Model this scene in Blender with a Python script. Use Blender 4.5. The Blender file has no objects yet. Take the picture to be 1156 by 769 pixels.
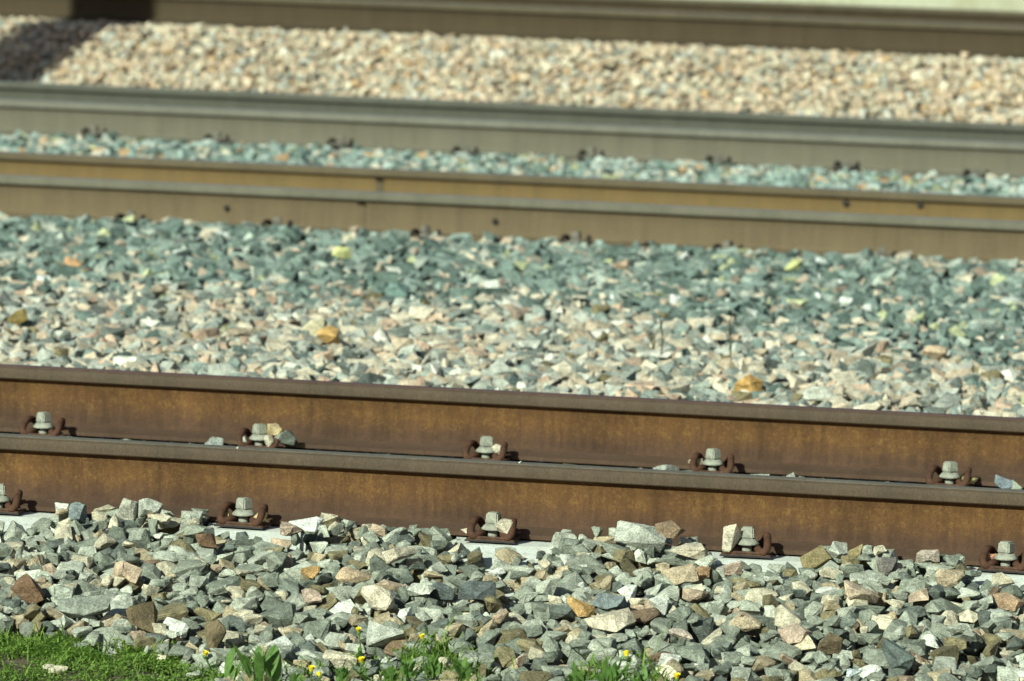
import bpy, bmesh, math, random
import numpy as np
from mathutils import Vector, Matrix

C = bpy.context.scene.collection
scn = bpy.context.scene
R = math.radians

# ------------------------------------------------------------------ camera
FPX, PW, PH = 6422.0, 1156, 769          # focal length in photo pixels
CAM = Vector((0.0, -12.99, 1.753))
YAW, PITCH, ROLL = -0.2041, 0.0973, 0.0308
fwd = Vector((math.sin(YAW) * math.cos(PITCH), math.cos(YAW) * math.cos(PITCH), -math.sin(PITCH)))
r0 = Vector((math.cos(YAW), -math.sin(YAW), 0))
u0 = r0.cross(fwd)
RT = r0 * math.cos(ROLL) + u0 * math.sin(ROLL)
UP = -r0 * math.sin(ROLL) + u0 * math.cos(ROLL)
cd = bpy.data.cameras.new('camera')
cam = bpy.data.objects.new('camera', cd)
C.objects.link(cam)
scn.camera = cam
cd.sensor_width = 36.0
cd.lens = FPX / PW * 36.0
cd.clip_start, cd.clip_end = 0.5, 2000
cam.matrix_world = Matrix(((RT.x, UP.x, -fwd.x, CAM.x), (RT.y, UP.y, -fwd.y, CAM.y),
                           (RT.z, UP.z, -fwd.z, CAM.z), (0, 0, 0, 1)))
cd.dof.use_dof = True
cd.dof.focus_distance = 12.75
cd.dof.aperture_fstop = 7.4
cd.dof.aperture_blades = 9

# ------------------------------------------------------------------ light
SUN_EL, SUN_HEAD = R(29), R(21)          # heading the light travels, from +y towards +x
w = bpy.data.worlds.new('World')
scn.world = w
w.use_nodes = True
nt = w.node_tree
sky = nt.nodes.new('ShaderNodeTexSky')
sky.sky_type = 'NISHITA'
sky.sun_disc = False
sky.sun_elevation = SUN_EL
sun_dir = Vector((math.sin(SUN_HEAD) * math.cos(SUN_EL), math.cos(SUN_HEAD) * math.cos(SUN_EL), -math.sin(SUN_EL)))
to_sun = -sun_dir
sky.sun_rotation = math.atan2(to_sun.x, to_sun.y)
bg = nt.nodes['Background']
nt.links.new(sky.outputs[0], bg.inputs[0])
bg.inputs[1].default_value = 0.05
sl = bpy.data.lights.new('sun', 'SUN')
sl.energy = 5.0
sl.angle = R(0.5)
sl.color = (0.925, 1.0, 0.85)
so = bpy.data.objects.new('sun', sl)
C.objects.link(so)
so.rotation_euler = sun_dir.to_track_quat('-Z', 'Y').to_euler()
so.location = (0, -20, 20)
vs = scn.view_settings
vs.view_transform = 'Standard'
vs.look = 'None'
vs.exposure = 0.5
vs.gamma = 1.0
vs.use_curve_mapping = False


def at(px, py, z):
    """the point of the level z seen at pixel (px, py) of the photograph"""
    d = fwd * FPX + RT * (px - PW / 2) + UP * (PH / 2 - py)
    k = (z - CAM.z) / d.z
    return CAM + d * k


def at_y(px, py, y):
    d = fwd * FPX + RT * (px - PW / 2) + UP * (PH / 2 - py)
    return CAM + d * ((y - CAM.y) / d.y)


# ------------------------------------------------------------------ layout
G = 1.505
T2Y, T2Z = 8.8053, -0.042
T3Y, T3Z = 13.0583, 0.017
T4Y, T4Z = 17.4452, 0.373
NEARX, FARX = -3.895, -4.233
T2X, T3X = -5.4445, -6.8173
rng = np.random.default_rng(7)
random.seed(7)


# ------------------------------------------------------------------ helpers
def tag(o, label=None, cat=None, group=None, kind=None):
    if label: o['label'] = label
    if cat: o['category'] = cat
    if group: o['group'] = group
    if kind: o['kind'] = kind
    return o


def link(name, me, mats, parent=None, loc=None):
    o = bpy.data.objects.new(name, me)
    C.objects.link(o)
    for m in (mats if isinstance(mats, (list, tuple)) else [mats]):
        if m and len(me.materials) < 8: me.materials.append(m)
    if parent: o.parent = parent
    if loc is not None: o.location = loc
    return o


def from_bm(name, bm, mats, parent=None, smooth=False, loc=None):
    me = bpy.data.meshes.new(name)
    if smooth:
        for f in bm.faces: f.smooth = True
    bm.to_mesh(me)
    bm.free()
    return link(name, me, mats, parent, loc)


def empty(name, loc, rz=0.0):
    o = bpy.data.objects.new(name, None)
    C.objects.link(o)
    o.empty_display_size = 0.05
    o.location = loc
    o.rotation_euler = (0, 0, rz)
    return o


def copy_tree(o, parent=None):
    c = o.copy()
    if o.name.startswith('screw'): c.rotation_euler.z = random.uniform(-0.6, 0.6)
    C.objects.link(c)
    if parent is not None: c.parent = parent
    for ch in list(o.children): copy_tree(ch, c)
    return c


def tube(bm, pts, rad, n=8, cap=True):
    """a bent rod through pts; rad a number or one per point"""
    P = [Vector(p) for p in pts]
    rs = rad if isinstance(rad, (list, tuple)) else [rad] * len(P)
    rings = []
    nrm = None
    for i, p in enumerate(P):
        t = (P[min(i + 1, len(P) - 1)] - P[max(i - 1, 0)]).normalized()
        if nrm is None:
            nrm = t.orthogonal().normalized()
        else:
            nrm = (nrm - t * nrm.dot(t)).normalized()
        b = t.cross(nrm)
        rings.append([bm.verts.new(p + (nrm * math.cos(a) + b * math.sin(a)) * rs[i])
                      for a in [2 * math.pi * k / n for k in range(n)]])
    for a, b in zip(rings, rings[1:]):
        for k in range(n):
            bm.faces.new((a[k], a[(k + 1) % n], b[(k + 1) % n], b[k])).smooth = True
    if cap:
        bm.faces.new(rings[0][::-1])
        bm.faces.new(rings[-1])


def smooth_path(pts, sub=4):
    P = [Vector(p) for p in pts]
    out = []
    for i in range(len(P) - 1):
        p0, p1, p2, p3 = P[max(i - 1, 0)], P[i], P[i + 1], P[min(i + 2, len(P) - 1)]
        for k in range(sub):
            t = k / sub
            out.append(0.5 * ((2 * p1) + (p2 - p0) * t + (2 * p0 - 5 * p1 + 4 * p2 - p3) * t * t
                              + (3 * p1 - p0 - 3 * p2 + p3) * t ** 3))
    out.append(P[-1])
    return out


def lathe(bm, prof, n=20, center=(0, 0)):
    rings = []
    for r, z in prof:
        rings.append([bm.verts.new((center[0] + r * math.cos(2 * math.pi * k / n),
                                    center[1] + r * math.sin(2 * math.pi * k / n), z)) for k in range(n)])
    for a, b in zip(rings, rings[1:]):
        for k in range(n):
            bm.faces.new((a[k], a[(k + 1) % n], b[(k + 1) % n], b[k])).smooth = True
    bm.faces.new(rings[0][::-1])
    bm.faces.new(rings[-1])


def box(bm, x0, x1, y0, y1, z0, z1, bev=0.0):
    r = bmesh.ops.create_cube(bm, size=1.0)
    for v in r['verts']:
        v.co = Vector((x0 + (v.co.x + .5) * (x1 - x0), y0 + (v.co.y + .5) * (y1 - y0), z0 + (v.co.z + .5) * (z1 - z0)))
    if bev:
        es = list({e for v in r['verts'] for e in v.link_edges})
        bmesh.ops.bevel(bm, geom=es, offset=bev, segments=2, affect='EDGES')


# ------------------------------------------------------------------ materials
def mat(name, rough=0.85, metal=0.0):
    m = bpy.data.materials.new(name)
    m.use_nodes = True
    b = m.node_tree.nodes['Principled BSDF']
    b.inputs['Roughness'].default_value = rough
    b.inputs['Metallic'].default_value = metal
    b.inputs['Specular IOR Level'].default_value = 0.25
    return m, m.node_tree, b


def noise(t, scale, detail=4, rough=0.6, vec=None, mapping=None):
    n = t.nodes.new('ShaderNodeTexNoise')
    n.inputs['Scale'].default_value = scale
    n.inputs['Detail'].default_value = detail
    n.inputs['Roughness'].default_value = rough
    if vec is None:
        tc = t.nodes.new('ShaderNodeTexCoord')
        vec = tc.outputs['Object']
    if mapping:
        mp = t.nodes.new('ShaderNodeMapping')
        mp.inputs['Scale'].default_value = mapping
        t.links.new(vec, mp.inputs['Vector'])
        vec = mp.outputs[0]
    t.links.new(vec, n.inputs['Vector'])
    return n.outputs['Fac']


def ramp(t, fac, stops):
    r = t.nodes.new('ShaderNodeValToRGB')
    e = r.color_ramp.elements
    while len(e) < len(stops): e.new(0.5)
    for k, (p, c) in enumerate(stops):
        e[k].position = p
        e[k].color = (*c, 1) if len(c) == 3 else c
    t.links.new(fac, r.inputs[0])
    return r.outputs[0]


def mix(t, fac, a, b, mode='MIX'):
    n = t.nodes.new('ShaderNodeMix')
    n.data_type = 'RGBA'
    n.blend_type = mode
    for v, i in ((fac, 0), (a, 6), (b, 7)):
        if hasattr(v, 'is_linked') or hasattr(v, 'links'):
            t.links.new(v, n.inputs[i])
        elif i == 0:
            n.inputs[0].default_value = v
        else:
            n.inputs[i].default_value = (*v, 1)
    return n.outputs[2]


def bump(t, b, h, strength=0.5, dist=0.002):
    n = t.nodes.new('ShaderNodeBump')
    n.inputs['Strength'].default_value = strength
    n.inputs['Distance'].default_value = dist
    t.links.new(h, n.inputs['Height'])
    t.links.new(n.outputs[0], b.inputs['Normal'])


def grey(v):
    return (v, v, v)


def stone_material():
    m, t, b = mat('crushed_stone', 0.9)
    at_ = t.nodes.new('ShaderNodeVertexColor')
    at_.layer_name = 'stone'
    tc = t.nodes.new('ShaderNodeTexCoord')
    ob = tc.outputs['Object']
    patch = noise(t, 34, 5, 0.68, ob)
    speck = noise(t, 260, 3, 0.75, ob)
    vein = noise(t, 70, 5, 0.7, ob, (1, 1.6, 2.6))
    c1 = mix(t, 1.0, at_.outputs[0], ramp(t, patch, [(0.32, grey(0.58)), (0.5, grey(1.0)), (0.68, grey(1.4))]), 'MULTIPLY')
    c2 = mix(t, 1.0, c1, ramp(t, speck, [(0.34, grey(0.62)), (0.5, grey(1.0)), (0.64, grey(1.42))]), 'MULTIPLY')
    c3 = mix(t, ramp(t, vein, [(0.60, grey(0)), (0.70, grey(0.45))]), c2, (0.50, 0.48, 0.42))
    t.links.new(c3, b.inputs['Base Color'])
    h = mix(t, 0.35, vein, speck)
    bump(t, b, h, 0.9, 0.009)
    return m


def rail_material(name, base, dark, light, streak=0.5, rough=0.8, speck=0.6, fine=230):
    m, t, b = mat(name, rough)
    tc = t.nodes.new('ShaderNodeTexCoord')
    ob = tc.outputs['Object']
    big = noise(t, 5, 4, 0.6, ob, (1, 1, 2.2))
    sp = noise(t, fine, 3, 0.7, ob, (1, 1, 0.5))
    st = noise(t, 48, 3, 0.65, ob, (1, 1, 0.12))
    c = mix(t, ramp(t, big, [(0.35, grey(0)), (0.7, grey(0.75))]), base, dark)
    c = mix(t, ramp(t, st, [(0.42, grey(0)), (0.68, grey(streak))]), c, light)
    runs = noise(t, 7, 5, 0.75, ob, (1, 1, 0.05))
    c = mix(t, 1.0, c, ramp(t, runs, [(0.36, grey(0.86)), (0.5, grey(1.0)), (0.66, grey(1.1))]), 'MULTIPLY')
    c = mix(t, 1.0, c, ramp(t, sp, [(0.3, grey(1 - speck * 0.6)), (0.5, grey(1)), (0.7, grey(1 + speck))]), 'MULTIPLY')
    t.links.new(c, b.inputs['Base Color'])
    bump(t, b, sp, 0.35, 0.0015)
    return m


def simple(name, col, dark=0.75, rough=0.85, scale=120, metal=0.0, bmp=0.3, dist=0.001):
    m, t, b = mat(name, rough, metal)
    n1 = noise(t, scale, 4, 0.65)
    n2 = noise(t, scale * 0.18, 3, 0.6)
    c = mix(t, 1.0, col, ramp(t, n1, [(0.3, grey(dark)), (0.7, grey(1.2))]), 'MULTIPLY')
    c = mix(t, 1.0, c, ramp(t, n2, [(0.35, grey(dark)), (0.65, grey(1.12))]), 'MULTIPLY')
    t.links.new(c, b.inputs['Base Color'])
    bump(t, b, n1, bmp, dist)
    return m


M = {}
M['stone'] = stone_material()
# disused near track, all rust
def rust_web_material():
    m, t, b = mat('rusty_web', 0.9)
    tc = t.nodes.new('ShaderNodeTexCoord')
    ob = tc.outputs['Object']
    sx = t.nodes.new('ShaderNodeSeparateXYZ')
    t.links.new(ob, sx.inputs[0])
    big = noise(t, 9, 4, 0.65, ob)
    mid_ = noise(t, 55, 4, 0.7, ob, (0.8, 1, 1))
    fl = noise(t, 170, 2, 0.6, ob, (1, 1, 0.75))
    st = noise(t, 60, 3, 0.6, ob, (1, 1, 0.1))
    base = mix(t, ramp(t, big, [(0.35, grey(0)), (0.65, grey(1))]), (0.106, 0.052, 0.018), (0.086, 0.041, 0.016))
    # a flaky orange band on the upper web, a smooth brown skin lower down
    hz = t.nodes.new('ShaderNodeMath')
    hz.operation = 'MULTIPLY_ADD'
    t.links.new(mid_, hz.inputs[0])
    hz.inputs[1].default_value = 0.05
    t.links.new(sx.outputs[2], hz.inputs[2])
    band = ramp(t, hz.outputs[0], [(0.066, grey(0)), (0.112, grey(1))])
    c = mix(t, band, (0.064, 0.035, 0.020), base)
    fk = ramp(t, fl, [(0.42, grey(0)), (0.64, grey(0.85))])
    fk2 = mix(t, 1.0, fk, band, 'MULTIPLY')
    fk3 = mix(t, 1.0, fk2, ramp(t, mid_, [(0.42, grey(0.1)), (0.62, grey(1))]), 'MULTIPLY')
    c = mix(t, fk3, c, (0.150, 0.085, 0.026))
    c = mix(t, 1.0, c, ramp(t, st, [(0.35, grey(0.82)), (0.6, grey(1.08))]), 'MULTIPLY')
    c = mix(t, 1.0, c, ramp(t, noise(t, 4.5, 5, 0.75, ob, (1, 1, 0.12)), [(0.36, grey(0.70)), (0.5, grey(1.0)), (0.66, grey(1.18))]), 'MULTIPLY')
    c = mix(t, 1.0, c, ramp(t, noise(t, 420, 2, 0.6, ob), [(0.35, grey(0.78)), (0.65, grey(1.2))]), 'MULTIPLY')
    t.links.new(c, b.inputs['Base Color'])
    bump(t, b, fl, 0.4, 0.0015)
    return m


M['rust_web'] = rust_web_material()
M['rust_foot'] = rail_material('dusty_foot', (0.070, 0.042, 0.026), (0.058, 0.035, 0.022), (0.082, 0.053, 0.034), 0.3, 0.9, 0.25)
M['rust_side'] = rail_material('weathered_head_side', (0.066, 0.047, 0.029), (0.056, 0.039, 0.025), (0.082, 0.060, 0.038), 0.4, 0.75, 0.3)
M['rust_top'] = rail_material('rusty_running_face', (0.10, 0.058, 0.045), (0.085, 0.05, 0.04), (0.14, 0.10, 0.085), 0.2, 0.5, 0.4)
M['near_top'] = rail_material('dulled_running_face', (0.125, 0.112, 0.085), (0.09, 0.076, 0.055), (0.17, 0.155, 0.12), 0.3, 0.55, 0.3)
# used tracks behind: brake dust
M['tan_web'] = rail_material('brake_dust_web', (0.115, 0.088, 0.050), (0.10, 0.078, 0.046), (0.14, 0.10, 0.055), 0.3, 0.9, 0.2)
M['ochre_web'] = rail_material('ochre_rust_web', (0.135, 0.094, 0.038), (0.12, 0.086, 0.040), (0.165, 0.10, 0.038), 0.4, 0.9, 0.2)
M['grey_side'] = rail_material('grey_dust_head_side', (0.13, 0.128, 0.10), (0.118, 0.112, 0.085), (0.15, 0.145, 0.115), 0.3, 0.8, 0.2)
M['grey_web'] = rail_material('grey_dust_web', (0.115, 0.107, 0.078), (0.105, 0.097, 0.07), (0.128, 0.117, 0.085), 0.3, 0.9, 0.2)
M['olive_side'] = rail_material('olive_grey_head_side', (0.112, 0.106, 0.076), (0.10, 0.094, 0.066), (0.128, 0.12, 0.088), 0.3, 0.8, 0.2)
M['brown_side'] = rail_material('brown_head_side', (0.088, 0.070, 0.040), (0.078, 0.062, 0.036), (0.10, 0.08, 0.046), 0.3, 0.8, 0.2)
M['slate_side'] = rail_material('dark_grey_head_side', (0.070, 0.072, 0.055), (0.062, 0.064, 0.05), (0.085, 0.086, 0.066), 0.3, 0.8, 0.2)
M['dark_web'] = rail_material('dark_oily_web', (0.054, 0.040, 0.022), (0.045, 0.034, 0.019), (0.068, 0.049, 0.026), 0.3, 0.9, 0.2)
M['dark_side'] = rail_material('dark_oily_head_side', (0.074, 0.060, 0.034), (0.06, 0.049, 0.029), (0.085, 0.069, 0.04), 0.3, 0.8, 0.2)
M['steel_top'] = rail_material('worn_steel_running_face', (0.16, 0.165, 0.16), (0.13, 0.135, 0.13), (0.2, 0.2, 0.2), 0.2, 0.42, 0.15)
def concrete_material():
    m, t, b = mat('sleeper_concrete', 0.92)
    tc = t.nodes.new('ShaderNodeTexCoord')
    ob = tc.outputs['Object']
    n1 = noise(t, 14, 5, 0.7, ob)
    n2 = noise(t, 150, 4, 0.7, ob)
    n3 = noise(t, 38, 4, 0.7, ob)
    c = mix(t, 1.0, (0.58, 0.615, 0.55), ramp(t, n2, [(0.32, grey(0.72)), (0.6, grey(1.1))]), 'MULTIPLY')
    c = mix(t, ramp(t, n1, [(0.50, grey(0)), (0.70, grey(0.35))]), c, (0.36, 0.33, 0.26))
    c = mix(t, ramp(t, n3, [(0.60, grey(0)), (0.70, grey(0.6))]), c, (0.28, 0.20, 0.12))
    t.links.new(c, b.inputs['Base Color'])
    bump(t, b, n2, 0.6, 0.003)
    return m


M['concrete'] = concrete_material()
M['zinc'] = simple('weathered_zinc', (0.31, 0.32, 0.255), 0.66, 0.7, 160)
M['rust_clip'] = simple('rusty_spring_steel', (0.085, 0.040, 0.022), 0.6, 0.8, 260)
M['rust_plate'] = simple('rusty_plate', (0.10, 0.055, 0.035), 0.6, 0.85, 200)
M['pad'] = simple('black_plastic_pad', (0.025, 0.025, 0.025), 0.7, 0.7, 150)
M['dark_clip'] = simple('dark_spring_steel', (0.03, 0.026, 0.022), 0.7, 0.8, 200)
M['dust_bolt'] = simple('dusty_screw', (0.16, 0.15, 0.12), 0.7, 0.85, 160)
M['soil'] = simple('bare_soil', (0.09, 0.075, 0.05), 0.6, 0.95, 40, bmp=0.8, dist=0.01)


def ground_material():
    m, t, b = mat('grey_gravel_ground', 0.95)
    v = t.nodes.new('ShaderNodeTexVoronoi')
    v.inputs['Scale'].default_value = 20
    tc = t.nodes.new('ShaderNodeTexCoord')
    t.links.new(tc.outputs['Object'], v.inputs['Vector'])
    c = mix(t, 0.8, (0.16, 0.16, 0.14), v.outputs['Color'], 'MULTIPLY')
    c = mix(t, 0.55, c, (0.15, 0.145, 0.12))
    t.links.new(c, b.inputs['Base Color'])
    bump(t, b, v.outputs['Distance'], 0.8, 0.03)
    return m


M['ground'] = ground_material()


def leaf_material(name, col, col2):
    m, t, b = mat(name, 0.6)
    n = noise(t, 85, 3, 0.7)
    c_ = mix(t, ramp(t, n, [(0.35, grey(0)), (0.65, grey(1))]), col, col2)
    c_ = mix(t, ramp(t, noise(t, 17, 4, 0.7), [(0.48, grey(0)), (0.68, grey(0.7))]), c_, (0.15, 0.19, 0.045))
    t.links.new(c_, b.inputs['Base Color'])
    tr = t.nodes.new('ShaderNodeBsdfTranslucent')
    tr.inputs[0].default_value = (*[min(1, k * 1.5) for k in col2], 1)
    ms = t.nodes.new('ShaderNodeMixShader')
    ms.inputs[0].default_value = 0.3
    t.links.new(b.outputs[0], ms.inputs[1])
    t.links.new(tr.outputs[0], ms.inputs[2])
    t.links.new(ms.outputs[0], t.nodes['Material Output'].inputs[0])
    return m


M['grass'] = leaf_material('grass_blades', (0.065, 0.15, 0.024), (0.23, 0.36, 0.07))
M['leaf'] = leaf_material('weed_leaf', (0.065, 0.14, 0.028), (0.13, 0.24, 0.055))
M['petal'] = simple('yellow_petal', (0.85, 0.68, 0.03), 0.8, 0.7, 300)
M['dry'] = simple('dry_stalk', (0.10, 0.085, 0.05), 0.7, 0.9, 200)


def wall_material():
    m, t, b = mat('stained_pale_concrete', 0.9)
    st = noise(t, 3.2, 4, 0.65, None, (1, 1, 0.1))
    n = noise(t, 30, 4, 0.6)
    c = mix(t, ramp(t, st, [(0.42, grey(0)), (0.72, grey(0.8))]), (0.37, 0.375, 0.275), (0.25, 0.24, 0.14))
    c = mix(t, 1.0, c, ramp(t, n, [(0.3, grey(0.88)), (0.7, grey(1.08))]), 'MULTIPLY')
    t.links.new(c, b.inputs['Base Color'])
    return m


M['wall'] = wall_material()
M['post'] = simple('post_concrete', (0.34, 0.34, 0.31), 0.8, 0.9, 60)

# ------------------------------------------------------------------ ground
TOE, CREST = T4Y - 1.12, T4Y - 0.42


def surf(x, y):
    """height of the ballast surface"""
    y = np.asarray(y, float)
    ys = [-40, -3.2, -1.7, -0.75, -0.38, -0.2, 1.5, 2.6, 4.5, 7.4, 8.4, T2Y + G + 0.4, 11.7, T3Y - 0.4, T3Y + G + 0.5, TOE, CREST, T4Y + 1, 60]
    zs = [-0.42, -0.40, -0.22, -0.075, -0.035, 0.0, 0.0, 0.0, -0.03, -0.045, -0.035, T2Z + 0.01, -0.035, T3Z - 0.006, T3Z + 0.01, T3Z + 0.01, T4Z - 0.022, T4Z - 0.012, T4Z]
    return np.interp(y, ys, zs)


def build_ground():
    ys = sorted(set([-400, -60, -20, -8, -5, -4] + list(np.arange(-3.4, 19.4, 0.2)) + [TOE, CREST, 20, 25, 60, 400]))
    xs = [-400, -60, -20] + list(np.arange(-11, 5.1, 0.5)) + [20, 60, 400]
    V, F = [], []
    for y in ys:
        for x in xs:
            z = float(surf(x, y)) - 0.075
            if -3 < y < 19 and -11 < x < 5: z += rng.normal(0, 0.008)
            V.append((x, y, z))
    n = len(xs)
    for j in range(len(ys) - 1):
        for i in range(n - 1):
            F.append((j * n + i, j * n + i + 1, (j + 1) * n + i + 1, (j + 1) * n + i))
    me = bpy.data.meshes.new('ground')
    me.from_pydata(V, [], F)
    o = link('ground', me, [M['ground']])
    tag(o, kind='structure')


build_ground()

# ------------------------------------------------------------------ rails
# half profile of a flat-bottom rail: (y, z, material slot of the edge that STARTS here)
PROF = [(0.072, 0.0), (0.072, 0.010), (0.052, 0.0140), (0.030, 0.0190), (0.019, 0.0235), (0.0120, 0.032), (0.0092, 0.046),
        (0.0085, 0.095), (0.0105, 0.112), (0.015, 0.1185), (0.024, 0.1245), (0.0335, 0.1285), (0.0355, 0.1310), (0.0358, 0.140), (0.0353, 0.157),
        (0.0333, 0.1640), (0.028, 0.1682), (0.018, 0.1703), (0.0, 0.171)]


def seg_mat(i):
    if i < 4: return 0       # foot
    if i < 11: return 1      # web and underside of the head
    if i < 16: return 2      # head side
    return 3                 # running face


def rail_mesh(name, mats, x0, x1, step=0.25, shallow=0.0):
    P_ = [(y, z + (shallow if 9 <= i <= 13 else 0)) for i, (y, z) in enumerate(PROF)]     # worn, shallower heads
    left = [(-y, z) for y, z in P_]
    pts = left + [(y, z) for y, z in P_[-2::-1]]
    mid = [seg_mat(i) for i in range(len(PROF) - 1)]
    mats_i = mid + mid[::-1] + [0]
    n = len(pts)
    xs = np.arange(x0, x1 + step / 2, step)
    V = [(x, y, z) for x in xs for y, z in pts]
    F, MI = [], []
    for i in range(len(xs) - 1):
        for k in range(n):
            F.append((i * n + k, i * n + (k + 1) % n, (i + 1) * n + (k + 1) % n, (i + 1) * n + k))
            MI.append(mats_i[k])
    F.append(tuple(range(n)))
    MI.append(1)
    F.append(tuple((len(xs) - 1) * n + k for k in range(n))[::-1])
    MI.append(1)
    me = bpy.data.meshes.new(name)
    me.from_pydata(V, [], F)
    me.polygons.foreach_set('material_index', MI)
    me.polygons.foreach_set('use_smooth', [True] * len(F))
    for m in mats: me.materials.append(m)
    bm = bmesh.new()
    bm.from_mesh(me)
    bmesh.ops.recalc_face_normals(bm, faces=bm.faces[:])
    sharp = R(28)
    for e in bm.edges:
        if len(e.link_faces) == 2 and e.calc_face_angle(0) > sharp: e.smooth = False
    bm.to_mesh(me)
    bm.free()
    return me


def rail(y, z, mats, label, shallow=0.009):
    me = rail_mesh('rail', mats, -70, 70, 2.0, shallow)
    o = bpy.data.objects.new('rail', me)
    C.objects.link(o)
    o.location = (0, y, z)
    tag(o, label, 'rail', 'rails of the four tracks')
    return o


rust = [M['rust_foot'], M['rust_web'], M['rust_side'], M['rust_top']]
r1 = rail(0, 0.001, rust[:3] + [M['near_top']], 'brown rusty rail nearest the camera, edged by the grey foreground stones')
r2 = rail(G, 0.004, rust, 'brown rusty rail standing directly behind the nearest rail, cream stones beyond it')
r3 = rail(T2Y, T2Z + 0.012, [M['tan_web'], M['tan_web'], M['olive_side'], M['steel_top']],
          'tan rail with grey head side rising from the blue-green stones')
r4 = rail(T2Y + G, T2Z + 0.002, [M['ochre_web'], M['ochre_web'], M['brown_side'], M['steel_top']],
          'ochre rusted rail just behind the tan rail of the second track')
r5 = rail(T3Y, T3Z, [M['grey_web'], M['grey_web'], M['grey_side'], M['steel_top']],
          'grey-brown rail with dark clips standing behind the narrow pale stone strip')
r6 = rail(T3Y + G, T3Z, [M['slate_side'], M['slate_side'], M['slate_side'], M['steel_top']],
          'dull grey-green rail just below the bank of peach coloured stones')
dark = [M['dark_web'], M['dark_web'], M['dark_side'], M['steel_top']]
r7 = rail(T4Y, T4Z + 0.008, dark, 'dark olive-brown rail along the top of the peach stone bank')
r8 = rail(T4Y + G, T4Z + 0.030, dark, 'blackish rail farthest back, just in front of the pale wall')


def weld(parent, px, py, y):
    p = at_y(px, py, y)
    bm = bmesh.new()
    # a collar that follows the profile, ground flush at the running face
    ring = []
    for s in (-1, 1):
        row = []
        for yy, zz in PROF[2:13]:
            row.append(bm.verts.new((p.x + s * 0.013, -yy - 0.003, zz + 0.0005)))
        ring.append(row)
    for k in range(len(ring[0]) - 1):
        bm.faces.new((ring[0][k], ring[1][k], ring[1][k + 1], ring[0][k + 1]))
    for s, row in zip((-1, 1), ring):
        inner = [bm.verts.new((v.co.x + s * 0.004, v.co.y + 0.0045, v.co.z)) for v in row]
        for k in range(len(row) - 1):
            bm.faces.new((row[k], row[k + 1], inner[k + 1], inner[k]))
    bmesh.ops.recalc_face_normals(bm, faces=bm.faces[:])
    return from_bm('weld_collar', bm, [M['brown_side'] if y > T2Y + 1 else M['tan_web']], parent)


weld(r3, 409, 235, T2Y)
weld(r4, 429, 207, T2Y + G)

def bolt(parent, px, py, y, yoff, r_):
    p = at_y(px, py, y + yoff)
    bm = bmesh.new()
    lathe(bm, [(r_ * 1.25, 0.0), (r_ * 1.25, 0.004), (r_, 0.0045), (r_, 0.012), (r_ * 0.8, 0.014)], 6)
    bmesh.ops.rotate(bm, verts=bm.verts[:], cent=(0, 0, 0), matrix=Matrix.Rotation(R(90), 3, 'X'))
    bmesh.ops.translate(bm, verts=bm.verts[:], vec=(p.x, yoff, p.z - parent.location.z))
    from_bm('bond_bolt', bm, [M['dark_clip']], parent)


for a, b in ((256, 235), (559, 250)): bolt(r3, a, b, T2Y, -0.0085, 0.011)
for a, b in ((955, 229), (1039, 231)): bolt(r4, a, b, T2Y + G, -0.0085, 0.014)

# ------------------------------------------------------------------ sleepers + fastenings of the near track


def sleeper_bm():
    # flat rail seats, ends and middle sloping away
    prof = [(-0.62, -0.075), (-0.40, -0.050), (-0.172, 0.0), (0.17, 0.0), (0.42, -0.03), (G - 0.42, -0.03), (G - 0.17, 0.0), (G + 0.172, 0.0),
            (G + 0.40, -0.05), (G + 0.62, -0.075)]
    bm = bmesh.new()
    rows = []
    for y, z in prof:
        rows.append([bm.verts.new((x, y, zz)) for x, zz in ((-0.15, -0.24), (-0.122, z), (0.122, z), (0.15, -0.24))])
    for a, b in zip(rows, rows[1:]):
        for k in range(4): bm.faces.new((a[k], a[(k + 1) % 4], b[(k + 1) % 4], b[k]))
    bm.faces.new(rows[0])
    bm.faces.new(rows[-1][::-1])
    bmesh.ops.recalc_face_normals(bm, faces=bm.faces[:])
    es = [e for e in bm.edges if len(e.link_faces) == 2 and e.calc_face_angle(0) > R(40)]
    bmesh.ops.bevel(bm, geom=es, offset=0.012, segments=2, affect='EDGES')
    return bm


SK = math.atan2(NEARX - FARX, G)   # the sleepers lie a little askew
sl_me = None
sleeper_where = ['under the leftmost fastening, mostly off the left edge', 'under the second fastening from the left, whitish top bare',
                 'under the middle fastening, pale bare top wide open', 'under the fastening with the leaning cream stone',
                 'under the rightmost fastening at the right edge']
first = None
for i in range(5):
    x = NEARX + 0.6 * i
    if first is None:
        o = from_bm('sleeper', sleeper_bm(), [M['concrete']], None)
        first = o
    else:
        o = first.copy()
        C.objects.link(o)
    o.location = (x, 0, -0.004)
    o.rotation_euler = (0, 0, SK)
    tag(o, 'pale concrete sleeper ' + sleeper_where[i], 'sleeper', 'sleepers of the near track')


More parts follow.
